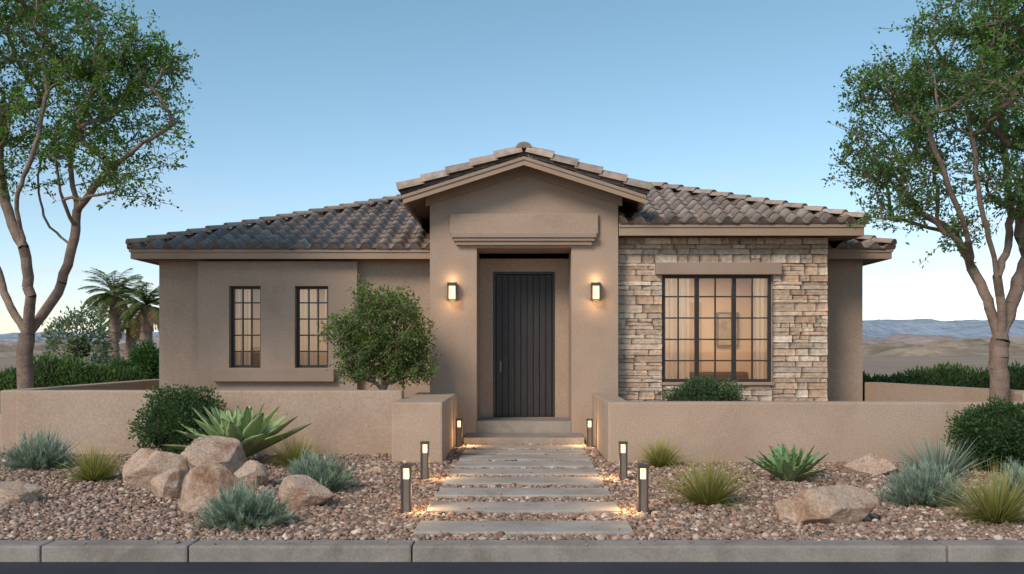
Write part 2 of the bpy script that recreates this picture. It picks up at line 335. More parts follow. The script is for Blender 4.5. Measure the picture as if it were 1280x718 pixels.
# windows
def window(x0,x1,z0,z1,y,vth,vthin,rows,fw=.045):
    e=H
    box("window_frame",x0+.002,x0+fw,y,y+.07,z0+.002,z1-.002,FRAME,e); box("window_frame",x1-fw,x1-.002,y,y+.07,z0+.002,z1-.002,FRAME,e)
    box("window_frame",x0+fw,x1-fw,y+.001,y+.069,z1-fw,z1-.002,FRAME,e); box("window_frame",x0+fw,x1-fw,y+.001,y+.069,z0+.002,z0+fw,FRAME,e)
    for v in vth: box("window_mullion",v-.034,v+.034,y-.003,y+.06,z0+fw,z1-fw,FRAME,e)
    for v in vthin: box("window_muntin",v-.012,v+.012,y+.02,y+.05,z0+fw,z1-fw,FRAME,e)
    for r_ in range(1,rows):
        z=z0+(z1-z0)*r_/rows; box("window_muntin",x0+fw,x1-fw,y+.022,y+.048,z-.011,z+.011,FRAME,e)
    mobj("window_glass",[(x0+.02,y+.035,z0+.02),(x1-.02,y+.035,z0+.02),(x1-.02,y+.035,z1-.02),(x0+.02,y+.035,z1-.02)],[(0,1,2,3)],GLASS,e)
def curtain(x0,x1,y,z0,z1,amp=.03,lam=.09):
    n=int((x1-x0)/.012)+2; V=[];Fc=[]
    for i in range(n):
        u=x0+(x1-x0)*i/(n-1)
        for z in(z0,z1): V.append((u,y+amp*math.sin(u/lam*6.283)+.01*math.sin(u*37),z))
    for i in range(n-1): Fc.append((2*i,2*i+2,2*i+3,2*i+1))
    mobj("curtain",V,Fc,SHEER,H,True)
for a,b_,c,d_ in wl:
    w_=b_-a; window(a,b_,c,d_,YW-.04,[],[a+w_*.36,a+w_*.64],5,.045)
    curtain(a-.1,a+w_*.42,YW+.36,.4,2.9); curtain(b_-w_*.30,b_+.1,YW+.36,.4,2.9)
window(*wr,YS+.04,[2.8,3.4],[2.5,3.1,3.7],5,.05)
curtain(2.0,2.75,YS+.45,.3,2.9); curtain(3.80,4.3,YS+.45,.3,2.9)
def room(x0,x1,y0,y1,z0,z1):
    mobj("room_walls",[(x0,y0,z0),(x1,y0,z0),(x1,y1,z0),(x0,y1,z0),(x0,y0,z1),(x1,y0,z1),(x1,y1,z1),(x0,y1,z1)],[(1,2,6,5),(2,3,7,6),(3,0,4,7),(4,5,6,7)],ROOM,H)
    mobj("room_floor",[(x0,y0,z0),(x1,y0,z0),(x1,y1,z0),(x0,y1,z0)],[(0,1,2,3)],FLOORM,H)
room(1.52,4.6,YS+.26,19.5,.2,2.95); room(-5.9,-1.9,YW+.26,20,.2,2.9)
def area(name,loc,size,e,c=(1,.75,.52),parent=H):
    l=bpy.data.lights.new(name,'AREA'); l.shape='RECTANGLE'; l.size,l.size_y=size; l.energy=e; l.color=c
    o=bpy.data.objects.new(name,l); link(o,parent); o.location=loc; return o
area("ceiling_light",(3.1,17.6,2.9),(1.8,1.8),92); area("ceiling_light",(-3.9,18.2,2.85),(2,1.6),42)
box("console_table",2.15,2.95,18.9,19.3,.95,1.0,SOFF,H,.01); box("console_leg",2.18,2.24,18.95,19.25,.2,.95,SOFF,H); box("console_leg",2.86,2.92,18.95,19.25,.2,.95,SOFF,H)
box("armchair_seat",2.4,3.0,17.3,17.9,.45,.7,FABRIC,H,.05); box("armchair_back",2.4,3.0,17.85,18.05,.45,1.25,FABRIC,H,.05)
box("sofa_seat",3.3,4.5,18.6,19.3,.3,.72,FABRIC,H,.06); box("sofa_back",3.3,4.5,19.2,19.42,.3,1.0,FABRIC,H,.06)
box("picture_frame",3.9,4.35,19.44,19.48,1.5,2.2,SOFF,H); box("picture",3.94,4.31,19.42,19.445,1.54,2.16,noisy("canvas_print",(.5,.42,.33),(.25,.2,.15),5),H)
box("doorway_panel",3.0,3.6,19.46,19.49,.2,2.4,noisy("hall_door",(.42,.32,.24),(.46,.36,.27)),H)
box("left_room_cabinet",-5.5,-4.6,19.3,19.9,.2,1.5,SOFF,H,.02); box("left_room_bookcase",-3.7,-2.9,19.4,19.9,.2,1.9,FABRIC,H,.02)
def lathe(name,prof,cx,cy,mat,parent,seg=20,smooth=True):
    V=[];Fc=[]
    for (r_,z) in prof:
        for i in range(seg): a=6.2832*i/seg; V.append((cx+r_*math.cos(a),cy+r_*math.sin(a),z))
    for k in range(len(prof)-1):
        for i in range(seg): j=(i+1)%seg; Fc.append((k*seg+i,k*seg+j,(k+1)*seg+j,(k+1)*seg+i))
    return mobj(name,V,Fc,mat,parent,smooth)
lathe("table_lamp_base",[(.001,1.0),(.07,1.0),(.04,1.05),(.07,1.15),(.015,1.25),(.012,1.32)],2.5,19.1,SOFF,H)
lathe("table_lamp_shade",[(.15,1.3),(.1,1.5)],2.5,19.1,emit("lamp_shade",(1,.75,.5),2.0),H)
# ---------------------------------------------------------------- ROOFS
TW=.275; TL=.38
tpal=np.array([(.34,.262,.218),(.38,.295,.247),(.43,.34,.29),(.31,.25,.215),(.40,.31,.258),(.36,.295,.26),(.46,.375,.325)])
def tile_profile():
    pts=[]
    for i in range(9): u=.185*i/8; pts.append((u,.088*math.sin(math.pi*i/8)**.85 if 0<i<8 else 0))
    for i in range(1,4): u=.185+.09*i/3; pts.append((u,-.014*math.sin(math.pi*i/3)))
    return pts
PR=tile_profile()
def slope(A,B,inw,run,s,clips):
    A=Vector(A);B=Vector(B);e=(B-A).normalized();W=(B-A).length; i3=Vector((inw[0],inw[1],0)); L=math.sqrt(1+s*s); up=(i3+Vector((0,0,s)))/L; nrm=e.cross(up)
    if nrm.z<0:nrm=-nrm
    V=[];Fc=[];C=[]
    nc=int(W/TW)+1; nr=int(run*L/TL)+1
    for c in range(nc):
        for r_ in range(nr):
            col=tpal[random.randrange(7)]*random.uniform(.88,1.12)
            u0=c*TW+random.uniform(-.005,.005); v0=r_*TL-.05+random.uniform(-.008,.008); lift=random.uniform(.014,.022); k=len(V); tw=random.uniform(-.005,.005)
            for (v,l) in((v0,lift),(v0+TL+.03,.0)):
                for (u,h) in PR: V.append(A+e*(u0+u+tw*(v-v0)/TL)+up*v+nrm*(h+l+.014))
            for (u,h) in PR: V.append(A+e*(u0+u)+up*(v0+.004)+nrm*(min(h,h*.85)+lift-.004))
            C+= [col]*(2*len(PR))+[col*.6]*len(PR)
            n=len(PR)
            for i in range(n-1): Fc.append((k+i,k+i+1,k+n+i+1,k+n+i)); Fc.append((k+i,k+i+1,k+2*n+i+1,k+2*n+i))
            if r_==0:
                k2=len(V)
                for (u,h) in PR: V.append(A+e*(u0+u)+up*(v0+.012)+nrm*(.0))
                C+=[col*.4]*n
                for i in range(n-1): Fc.append((k+2*n+i,k+2*n+i+1,k2+i+1,k2+i))
    me=bpy.data.meshes.new("tiles"); me.from_pydata([tuple(v) for v in V],[],Fc)
    at=me.color_attributes.new("Col",'FLOAT_COLOR','POINT'); cc=np.ones((len(V),4),dtype=np.float32); cc[:,:3]=np.array(C); at.data.foreach_set("color",cc.ravel())
    bm=bmesh.new(); bm.from_mesh(me)
    for (co,no) in clips:
        g=bm.verts[:]+bm.edges[:]+bm.faces[:]; bmesh.ops.bisect_plane(bm,geom=g,plane_co=co,plane_no=no,clear_outer=True)
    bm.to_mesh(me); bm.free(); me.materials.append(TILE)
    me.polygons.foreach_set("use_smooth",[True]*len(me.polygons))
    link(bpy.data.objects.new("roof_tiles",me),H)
def caps(Pa,Pb,rad=.105,L=.36,name="ridge_caps",flat=.75):
    Pa=Vector(Pa);Pb=Vector(Pb);d=(Pb-Pa);n=max(1,round(d.length/L));L=d.length/n;t=d.normalized();sx=t.cross(Vector((0,0,1))).normalized();up=sx.cross(t)
    V=[];Fc=[];C=[]
    for k in range(n):
        col=tpal[random.randrange(7)]*random.uniform(.95,1.25); o0=len(V); m=10
        for (s_,l,rr) in((-.03,.03,1.06),(L,.0,.93)):
            for th in(0,.02):
                for i in range(m):
                    a=math.pi*i/(m-1); R=rad*rr-th
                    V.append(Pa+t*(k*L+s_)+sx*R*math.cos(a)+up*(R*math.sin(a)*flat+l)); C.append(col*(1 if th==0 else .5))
        for i in range(m-1):
            Fc.append((o0+i,o0+i+1,o0+2*m+i+1,o0+2*m+i)); Fc.append((o0+i,o0+i+1,o0+m+i+1,o0+m+i)); Fc.append((o0+2*m+i,o0+2*m+i+1,o0+3*m+i+1,o0+3*m+i))
        Fc.append(tuple([o0+i for i in range(m,2*m)][::-1]) )
    me=bpy.data.meshes.new(name); me.from_pydata([tuple(v) for v in V],[],Fc)
    at=me.color_attributes.new("Col",'FLOAT_COLOR','POINT'); cc=np.ones((len(V),4),dtype=np.float32); cc[:,:3]=np.array(C); at.data.foreach_set("color",cc.ravel())
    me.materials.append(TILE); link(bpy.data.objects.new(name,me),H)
def hip(x0,x1,y0,y1,ze,s,fh=.17,xc=None):
    run=min(x1-x0,y1-y0)/2; yr=(y0+y1)/2; zr=ze+s*run
    V=[(x0,y0,ze),(x1,y0,ze),(x1,y1,ze),(x0,y1,ze),(x0+run,yr,zr),(x1-run,yr,zr)]
    dk=mobj("roof_deck",V,[(0,1,5,4),(1,2,5),(2,3,4,5),(3,0,4)],SOFF,H)
    xa=x0; ex=[]
    if xc is not None:
        bm=bmesh.new(); bm.from_mesh(dk.data); bmesh.ops.bisect_plane(bm,geom=bm.verts[:]+bm.edges[:]+bm.faces[:],plane_co=(xc,0,0),plane_no=(-1,0,0),clear_outer=True); bm.to_mesh(dk.data); bm.free()
        xa=xc; ex=[(Vector((xc,0,0)),Vector((-1,0,0)))]
    a=.03
    box("fascia",xa,x1,y0,y0+a,ze-fh,ze-.003,FASC,H)
    if xc is None:
        box("fascia",x0,x1,y1-a,y1,ze-fh,ze-.003,FASC,H); box("fascia",x0,x0+a,y0+a,y1-a,ze-fh,ze-.003,FASC,H)
    box("fascia",x1-a,x1,y0+a,y1-a,ze-fh,ze-.003,FASC,H)
    box("eave_drip",xa-(.02 if xc is None else 0),x1+.02,y0-.02,y0+.0,ze-.06,ze-.002,TRIM,H)
    mobj("soffit",[(xa+(a if xc is None else 0),y0+a,ze-fh+.03),(x1-a,y0+a,ze-fh+.03),(x1-a,y1-a,ze-fh+.03),(xa+(a if xc is None else 0),y1-a,ze-fh+.03)],[(0,1,2,3)],SOFF,H)
    c=[Vector((x0,y0,0)),Vector((x1,y0,0)),Vector((x1,y1,0)),Vector((x0,y1,0))]
    slope((x0,y0,ze),(x1,y0,ze),(0,1),run,s,[(c[0],Vector((-1,1,0))),(c[1],Vector((1,1,0))),(Vector((0,yr,0)),Vector((0,1,0)))]+ex)
    slope((x1,y0,ze),(x1,y1,ze),(-1,0),run,s,[(c[1],Vector((-1,-1,0))),(c[2],Vector((-1,1,0)))])
    if xc is None: slope((x0,y0,ze),(x0,y1,ze),(1,0),run,s,[(c[0],Vector((1,-1,0))),(c[3],Vector((1,1,0)))])
    slope((x0,y1,ze),(x1,y1,ze),(0,-1),run,s,[(c[3],Vector((-1,-1,0))),(c[2],Vector((1,-1,0))),(Vector((0,yr,0)),Vector((0,-1,0)))]+ex)
    o=Vector((0,0,.06)); R1=Vector(V[4])+o;R2=Vector(V[5])+o
    for k,R in((0,R1),(3,R1),(1,R2),(2,R2)):
        if xc is None or k in(1,2): caps(Vector(V[k])+o,R)
    caps(R1,R2)
hip(-6.6,6.17,16.1,25.1,3.13,.35)
hip(-1.3,5.35,15.1,21.1,3.42,.35,.19,1.495)
gx=1.84; gy0=14.72; gy1=19.9; s=.32; gza=4.40; gze=gza-s*gx
def prism(name,pts,y0,y1,mat):
    n=len(pts); V=[(x,y0,z) for x,z in pts]+[(x,y1,z) for x,z in pts]
    Fc=[tuple(range(n)),tuple(range(2*n-1,n-1,-1))]+[(i,(i+1)%n,n+(i+1)%n,n+i) for i in range(n)]
    return mobj(name,V,Fc,mat,H)
def chevron(name,hw,zt_,th,y0,y1,mat):
    return prism(name,[(-hw,zt_-s*hw),(0,zt_),(hw,zt_-s*hw),(hw,zt_-s*hw-th),(0,zt_-th),(-hw,zt_-s*hw-th)],y0,y1,mat)
chevron("gable_deck",gx,gza,.05,gy0+.03,gy1,SOFF)
chevron("rake_fascia",gx+.02,gza-.003,.13,gy0,gy0+.035,FASC)
chevron("rake_trim",gx+.03,gza-.002,.05,gy0-.02,gy0-.001,TRIM)
chevron("rake_frieze",pw+.06,gza-.06,.14,PY-.045,PY+.02,TRIM)
box("gable_eave_fascia",-gx-.02,-gx+.015,gy0+.036,gy1,gze-.15,gze-.01,FASC,H); box("gable_eave_fascia",gx-.015,gx+.02,gy0+.036,gy1,gze-.15,gze-.01,FASC,H)
slope((-gx,gy0+.05,gze),(-gx,gy1,gze),(1,0),gx,s,[(Vector((0,0,0)),Vector((1,0,0)))])
slope((gx,gy0+.05,gze),(gx,gy1,gze),(-1,0),gx,s,[(Vector((0,0,0)),Vector((-1,0,0)))])
caps((0,gy0-.02,gza+.09),(0,gy1,gza+.09),.12)
caps((-gx-.05,gy0+.05,gze+.04),(-.02,gy0+.05,gza+.055),.13,.42,"rake_tiles",1.0); caps((gx+.05,gy0+.05,gze+.04),(.02,gy0+.05,gza+.055),.13,.42,"rake_tiles",1.0)
# ---------------------------------------------------------------- lights fixtures
def point(loc,e,rad,parent,c=(1,.64,.32),name="lamp"):
    l=bpy.data.lights.new(name,'POINT'); l.energy=e; l.shadow_soft_size=rad; l.color=c
    o=bpy.data.objects.new(name,l); link(o,parent); o.location=loc
for cx in(-1.13,1.13):
    e=empty("wall_lantern"); y=PY; z0=2.2;z1=2.49
    box("backplate",cx-.06,cx+.06,y-.02,y-.001,z0,z1,METAL,e,.004); box("cap",cx-.075,cx+.075,y-.15,y-.021,z1-.05,z1,METAL,e,.004); box("base",cx-.075,cx+.075,y-.15,y-.021,z0,z0+.03,METAL,e,.004)
    for a in(-.072,.052):
        for yy in(y-.148,y-.04): box("bar",cx+a,cx+a+.02,yy,yy+.02,z0+.03,z1-.05,METAL,e)
    box("glass",cx-.05,cx+.05,y-.13,y-.04,z0+.035,z1-.055,GLOW,e)
    point((cx,y-.17,z0-.03),2.2,.04,e); point((cx,y-.1,z1+.05),1.5,.04,e)
for (bx,by) in[(-1.01,8.24),(1.02,8.24),(-1.07,10.37),(1.07,10.37),(-.94,13.9),(.95,13.9)]:
    e=empty("bollard_light"); sg=1 if bx<0 else -1; h=.43; w_=.044
    box("base_plate",bx-.055,bx+.055,by-.055,by+.055,.0,.018,METAL,e,.003)
    for ax in(-1,1):
        for ay in(-1,1): box("corner_post",min(bx+ax*w_,bx+ax*(w_-.016)),max(bx+ax*w_,bx+ax*(w_-.016)),min(by+ay*w_,by+ay*(w_-.016)),max(by+ay*w_,by+ay*(w_-.016)),.018,h-.02,METAL,e)
    box("core",bx-.034,bx+.034,by-.034,by+.034,.018,h-.12,BRONZ,e)
    box("cap",bx-w_-.004,bx+w_+.004,by-w_-.004,by+w_+.004,h-.025,h,METAL,e,.003)
    box("back_shield",min(bx-sg*.028,bx-sg*.04),max(bx-sg*.028,bx-sg*.04),by-.027,by+.027,h-.12,h-.025,METAL,e)
    box("diffuser",bx-.022,bx+.022,by-.02,by+.02,h-.119,h-.026,GLOWS,e)
    point((bx+sg*.13,by-.02,.20),7.0,.03,e)
# ---------------------------------------------------------------- vegetation tools
def unit(v): return v/np.maximum(np.linalg.norm(v,axis=-1,keepdims=True),1e-9)
def leafquads(C,D,L,Wd,col):
    n=len(C); D=unit(D); R=unit(np.cross(D,rng.standard_normal((n,3)))); U=np.cross(R,D)
    L=L[:,None];Wd=Wd[:,None]
    V=np.stack([C,C+D*L*.5+R*Wd*.5+U*Wd*.12,C+D*L,C+D*L*.5-R*Wd*.5+U*Wd*.12],1).reshape(-1,3)
    Fc=np.arange(n*4).reshape(n,4); return V,Fc,np.repeat(col,4,0)
def lcol(n,base,var=.3):
    c=np.array(base)[None]*rng.uniform(1-var,1+var,(n,1)); c=c*(1+rng.uniform(-.12,.12,(n,3))*[1,.3,1]); return c
def blades(B,D,L,Wd,droop,cb,ct,seg=4):
    n=len(B); D=unit(D); side=unit(np.cross(D,rng.standard_normal((n,3))*.3+[0,0,1])); V=[];C=[]
    for k in range(seg+1):
        t=k/seg; p=B+D*(L*t)[:,None]; p=p.copy(); p[:,2]-=droop*L*t*t
        wv=(Wd*(1-t)**.7*.5 if k<seg else Wd*.03)[:,None]
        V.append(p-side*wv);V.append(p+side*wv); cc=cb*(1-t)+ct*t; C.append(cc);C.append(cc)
    V=np.stack(V,1);C=np.stack(C,1); m=2*(seg+1)
    idx=np.array([[2*k,2*k+1,2*k+3,2*k+2] for k in range(seg)])
    Fc=(idx[None]+np.arange(n)[:,None,None]*m).reshape(-1,4)
    return V.reshape(-1,3),Fc,C.reshape(-1,3)
def join(parts):
    Vs,Fs,Cs=[],[],[];o=0
    for V,Fc,C in parts: Vs.append(V);Fs.append(Fc+o);Cs.append(C);o+=len(V)
    return np.concatenate(Vs),np.concatenate(Fs),np.concatenate(Cs)
def grass(name,x,y,r_,h,n,cb,ct,w_=.008,droop=.35,spread=1.0,z=0):
    a=rng.random(n)*6.283; rr=rng.random(n)**.6; B=np.stack([x+np.cos(a)*rr*r_*.22,y+np.sin(a)*rr*r_*.22,np.full(n,z)],1)
    tilt=rr*spread*rng.uniform(.6,1.15,n); L=h*rng.uniform(.6,1.15,n)*(1+.15*rr)
    a2=a+rng.normal(0,.25,n)
    D=np.stack([np.cos(a2)*np.sin(tilt),np.sin(a2)*np.sin(tilt),np.cos(tilt)],1)
    V,Fc,C=blades(B,D,L,w_*rng.uniform(.7,1.3,n),droop*rr,lcol(n,cb),lcol(n,ct,.3))
    return npmesh(name,V,Fc,GRASSM,C)
def bluebush(name,x,y,r_,h,stems=160,col=(.16,.24,.22)):
    parts=[]
    a=rng.random(stems)*6.283; t=np.arccos(1-rng.random(stems)*.98)*.95
    D=np.stack([np.cos(a)*np.sin(t),np.sin(a)*np.sin(t),np.cos(t)],1)
    L=rng.uniform(.7,1.1,stems); tip=D*L[:,None]*[r_,r_,h]+[x,y,0]; base=np.stack([x+D[:,0]*r_*.25,y+D[:,1]*r_*.25,np.zeros(stems)],1)
    tip[:,2]=np.maximum(tip[:,2],.04)
    parts.append(blades(base,tip-base,np.linalg.norm(tip-base,axis=1),np.full(stems,.008),np.zeros(stems),lcol(stems,(.1,.12,.09)),lcol(stems,col)))
    K=34
    f=rng.uniform(.35,1.0,(stems,K,1)); C=(base[:,None]+(tip-base)[:,None]*f).reshape(-1,3)
    d=unit(tip-base)[:,None]+rng.standard_normal((stems,K,3))*.42+[0,0,.35]; d=d.reshape(-1,3); n=len(C)
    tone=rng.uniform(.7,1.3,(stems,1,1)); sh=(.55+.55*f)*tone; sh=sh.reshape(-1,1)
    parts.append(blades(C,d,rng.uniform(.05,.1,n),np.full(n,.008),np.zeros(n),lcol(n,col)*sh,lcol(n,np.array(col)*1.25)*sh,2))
    J=join(parts); return npmesh(name,J[0],J[1],GRASSM,J[2])
def lumpy(cx,cy,cz,rx,ry,rz,seed,amp=.25,sub=4,fr=1.7):
    V,Fc=ico(sub); o=[]
    for v in V:
        n=noise.noise(Vector(v*fr)+Vector((seed,seed*.7,0)))+.5*noise.noise(Vector(v*fr*2.3)+Vector((seed,0,3)))
        o.append(v*(1+amp*n))
    return np.array(o)*[rx,ry,rz]+[cx,cy,cz],Fc
def shrub(name,cx,cy,cz,rx,ry,rz,n,ls=.05,col=(.05,.09,.03),core=.8,seed=1,amp=.3):
    e=empty(name); V,Fc=lumpy(cx,cy,cz,rx*core,ry*core,rz*core,seed,amp,3); V[:,2]=np.maximum(V[:,2],0.0)
    npmesh("core",V,Fc,DARKB,None,e,True)
    V,Fc=lumpy(0,0,0,1,1,1,seed,amp,4)
    i=rng.integers(0,len(V),n); dirs=unit(V[i]); rr=np.linalg.norm(V[i],axis=1)[:,None]
    kc=unit(rng.standard_normal((60,3))); cl=(dirs@kc.T).max(1)[:,None]; 
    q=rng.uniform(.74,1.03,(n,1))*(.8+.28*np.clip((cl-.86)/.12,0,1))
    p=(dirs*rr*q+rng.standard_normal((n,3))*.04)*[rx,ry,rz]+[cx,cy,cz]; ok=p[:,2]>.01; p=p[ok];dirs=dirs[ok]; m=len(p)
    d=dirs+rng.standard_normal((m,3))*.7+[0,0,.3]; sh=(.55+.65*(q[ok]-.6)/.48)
    V,Fc,C=leafquads(p,d,rng.uniform(.7,1.3,m)*ls,rng.uniform(.4,.6,m)*ls,lcol(m,col)*sh)
    npmesh("leaves",V,Fc,LEAF,C,e); return e
def tubes(A,B,ra,rb,seg=7):
    n=len(A);A=np.asarray(A);B=np.asarray(B);t=unit(B-A);ref=np.where(np.abs(t[:,2:3])>.9,[[1.,0,0]],[[0,0,1.]]);s1=unit(np.cross(t,ref));s2=np.cross(t,s1)
    ang=np.arange(seg)*6.28318/seg; ca=np.cos(ang)[None,:,None];sa=np.sin(ang)[None,:,None]
    off=s1[:,None]*ca+s2[:,None]*sa; ra=np.asarray(ra)[:,None,None];rb=np.asarray(rb)[:,None,None]
    V=np.concatenate([A[:,None]-t[:,None]*ra*.15+off*ra,B[:,None]+off*rb],1).reshape(-1,3)
    i=np.arange(seg);j=(i+1)%seg; q=np.stack([i,j,j+seg,i+seg],1); Fc=(q[None]+np.arange(n)[:,None,None]*2*seg).reshape(-1,4); return V,Fc
def tree(name,limbs,ells,ntar,r0,D0,leafn=(9,13),ls=.075,col=(.06,.11,.03),seed=1,twl=(.2,.5)):
    rd=random.Random(seed); e=empty(name)
    pos=[];par=[]
    def add(p,pa): pos.append(Vector(p));par.append(pa);return len(pos)-1
    add(limbs[0][0],-1)
    for li,poly in enumerate(limbs):
        pts=[Vector(p) for p in poly]
        if li==0: cur=0
        else: cur=min(range(len(pos)),key=lambda i:(pos[i]-pts[0]).length)
        st=pos[cur]; P_=[st]+pts[1:]
        for k in range(1,len(P_)):
            p0=P_[max(k-2,0)];p1=P_[k-1];p2=P_[k];p3=P_[min(k+1,len(P_)-1)]; n=max(2,int((p2-p1).length/.12))
            for s_ in range(1,n+1):
                t=s_/n; q=.5*((2*p1)+(p2-p0)*t+(2*p0-5*p1+4*p2-p3)*t*t+(3*p1-p0-3*p2+p3)*t**3)
                q+=Vector((rd.gauss(0,.009),rd.gauss(0,.009),0)); cur=add(q,cur)
        if li==0: trunk_n=len(pos)
    T=[]
    tot=sum(a[2]*a[3] for a in ells)
    for el in ells:
        k=int(round(ntar*el[2]*el[3]/tot)); m=0
        while m<k:
            v=Vector((rd.uniform(-1,1),rd.uniform(-1,1),rd.uniform(-1,1)))
            if v.length>1 or v.length<.2: continue
            c=Vector(P(el[0],el[1],D0)); rx=el[2]*D0/F; rz=el[3]*D0/F; ry=el[4] if len(el)>4 else .8*(rx+rz)/2
            T.append(c+Vector((v.x*rx,v.y*ry,v.z*rz))); m+=1
    root=pos[trunk_n-1]; T.sort(key=lambda t:(t-root).length)
    PN=np.array([p[:] for p in pos])
    tips=[]
    for t in T:
        tv=np.array(t[:]); dd=np.linalg.norm(PN-tv,axis=1)+np.maximum(0,PN[:,2]-tv[2]+.1)*1.6; dd[:trunk_n]+=5
        i=int(dd.argmin()); s0=pos[i]; L=(t-s0).length; n=max(2,int(L/.13)); bd=Vector((rd.gauss(0,.1),rd.gauss(0,.1),rd.uniform(.02,.2)))*L
        mid=(s0+t)/2+bd-Vector((0,0,.1*L)); cur=i; new=[]
        for k in range(1,n+1):
            u=k/n; q=s0*(1-u)**2+mid*2*u*(1-u)+t*u*u+Vector((rd.gauss(0,.012),rd.gauss(0,.012),rd.gauss(0,.012))); cur=add(q,cur); new.append(q[:])
        PN=np.vstack([PN,np.array(new)]); tips.append(cur)
    cnt=[0]*len(pos)
    for t in tips: cnt[t]+=1
    ch=[0]*len(pos)
    for i in range(1,len(pos)): ch[par[i]]+=1
    for i in range(len(pos)):
        if ch[i]==0 and cnt[i]==0: cnt[i]=1
    for i in range(len(pos)-1,0,-1): cnt[par[i]]+=cnt[i]
    tt=cnt[0]; rad=[max(.0055,r0*(c/tt)**.47) for c in cnt]
    A=np.array([pos[par[i]][:] for i in range(1,len(pos))]);Bq=np.array([pos[i][:] for i in range(1,len(pos))])
    ra=np.array([min(rad[par[i]],rad[i]*1.25) for i in range(1,len(pos))]);rb=np.array(rad[1:])
    for i in range(len(A)):
        if A[i][2]<.25: ra[i]*=1.25
    Vt,Ft=tubes(A,Bq,ra,rb,8)
    K=9; tp=np.array([pos[t][:] for t in tips]); tp=np.repeat(tp,K,0)+rng.standard_normal((len(tp)*K,3))*.06; n=len(tp)
    dv=unit(rng.standard_normal((n,3))*[1,1,.75]+[0,0,.15]); L=rng.uniform(*twl,n); te=tp+dv*L[:,None]; te[:,2]-=.05*L
    V2,F2=tubes(tp,te,np.full(n,.005),np.full(n,.002),4)
    npmesh("trunk_and_limbs",np.concatenate([Vt,V2]),np.concatenate([Ft,F2+len(Vt)]),BARK,None,e,True)
    m=rng.integers(leafn[0],leafn[1]+1,n); idx=np.repeat(np.arange(n),m); k=len(idx)
    f=rng.random((k,1))**.8; C=tp[idx]+(te-tp)[idx]*f+rng.standard_normal((k,3))*.028
    d=dv[idx]*.6+rng.standard_normal((k,3))*.8+[0,0,-.1]
    tone=rng.uniform(.7,1.35,len(tips)).repeat(K)[idx][:,None]
    V,Fc,Cc=leafquads(C,d,rng.uniform(.6,1.3,k)*ls,rng.uniform(.38,.6,k)*ls,lcol(k,col,.35)*tone)
    npmesh("leaves",V,Fc,LEAF,Cc,e); return e
DL=13.9
def pl(D,*pts): return [P(a,b_,D+(c[0] if c else 0)) for a,b_,*c in pts]
tree("desert_tree",[
  pl(DL,(30,560),(31,500),(32,450),(34,418)),
  pl(DL,(34,418),(10,375,.2),(-6,330,.4),(-30,260,.5),(-60,180,.4)),
  pl(DL,(34,418),(38,370,-.2),(30,310,-.3),(22,250,-.5),(45,180,-.7),(60,110,-.5)),
  pl(DL,(30,310,-.3),(12,270,-.1),(0,200,.2),(5,110,.3)),
  pl(DL,(34,418),(66,375,.2),(88,320,.3),(96,265,.4),(88,210,.5),(105,140,.3),(130,90,.1)),
  pl(DL,(92,290,.3),(75,240,-.1),(70,200,-.4)),
  pl(DL,(94,262,.4),(125,225,.1),(160,195,-.3),(195,165,-.5)),
  pl(DL,(90,310,.3),(55,270,.7),(50,200,.9),(90,150,1.1))],
 [(35,35,115,60,1.6),(150,95,75,55,1.1),(192,130,42,60,.7),(60,120,95,60,1.5),(172,205,45,35,.8),(155,245,30,16,.5),(10,190,70,45,1.2),(-90,120,90,110,1.6),(110,60,90,45,1.2),(0,-40,120,60,1.5),(198,80,32,30,.5),(110,185,60,40,1.0)],
 250,.115,DL,(14,20),.064,(.10,.20,.042),seed=3)
DR=12.75
tree("desert_tree",[
  pl(DR,(1248,590),(1249,500),(1249,460),(1250,425)),
  pl(DR,(1250,425),(1238,385,.1),(1215,335,.3),(1190,290,.4),(1150,265,.3),(1115,215,.1)),
  pl(DR,(1215,335,.3),(1208,290,-.2),(1185,230,-.5),(1160,160,-.7)),
  pl(DR,(1190,290,.4),(1160,285,.5),(1130,275,.5)),
  pl(DR,(1250,425),(1250,370,-.1),(1240,310,-.3),(1225,250,-.5),(1215,170,-.5),(1200,100,-.3)),
  pl(DR,(1250,425),(1268,370,.2),(1285,320,.4),(1310,240,.5),(1330,150,.3)),
  pl(DR,(1245,350,-.1),(1262,290,.3),(1258,220,.6),(1250,130,.7),(1240,60,.6)),
  pl(DR,(1285,320,.4),(1275,280,.1),(1290,200,-.3),(1290,100,-.4))],
 [(1205,55,98,55,1.5),(1140,120,78,60,1.1),(1092,180,40,45,.8),(1130,225,66,38,1.0),(1210,140,90,70,1.5),(1112,265,38,22,.6),(1240,240,70,45,1.1),(1330,130,100,120,1.7),(1290,20,120,60,1.6),(1112,90,42,30,.8),(1200,295,35,15,.5),(1270,70,90,60,1.5)],
 285,.125,DR,(15,21),.060,(.09,.19,.048),seed=8)
DS=14.2
tree("olive_tree",[
  pl(DS,(476,560),(477,520),(478,488)),
  pl(DS,(478,488),(460,465),(445,430)),pl(DS,(478,488),(476,450),(470,400)),pl(DS,(478,488),(495,460),(515,430)),pl(DS,(476,500),(490,440,.2),(495,395,.2))],
 [(480,415,52,42,.6),(455,445,35,25,.45),(510,445,35,28,.45),(475,380,38,20,.4),(530,455,18,14,.3),(430,420,18,22,.3),(485,465,45,12,.4)],
 165,.05,DS,(10,15),.05,(.115,.195,.05),seed=5,twl=(.08,.2))
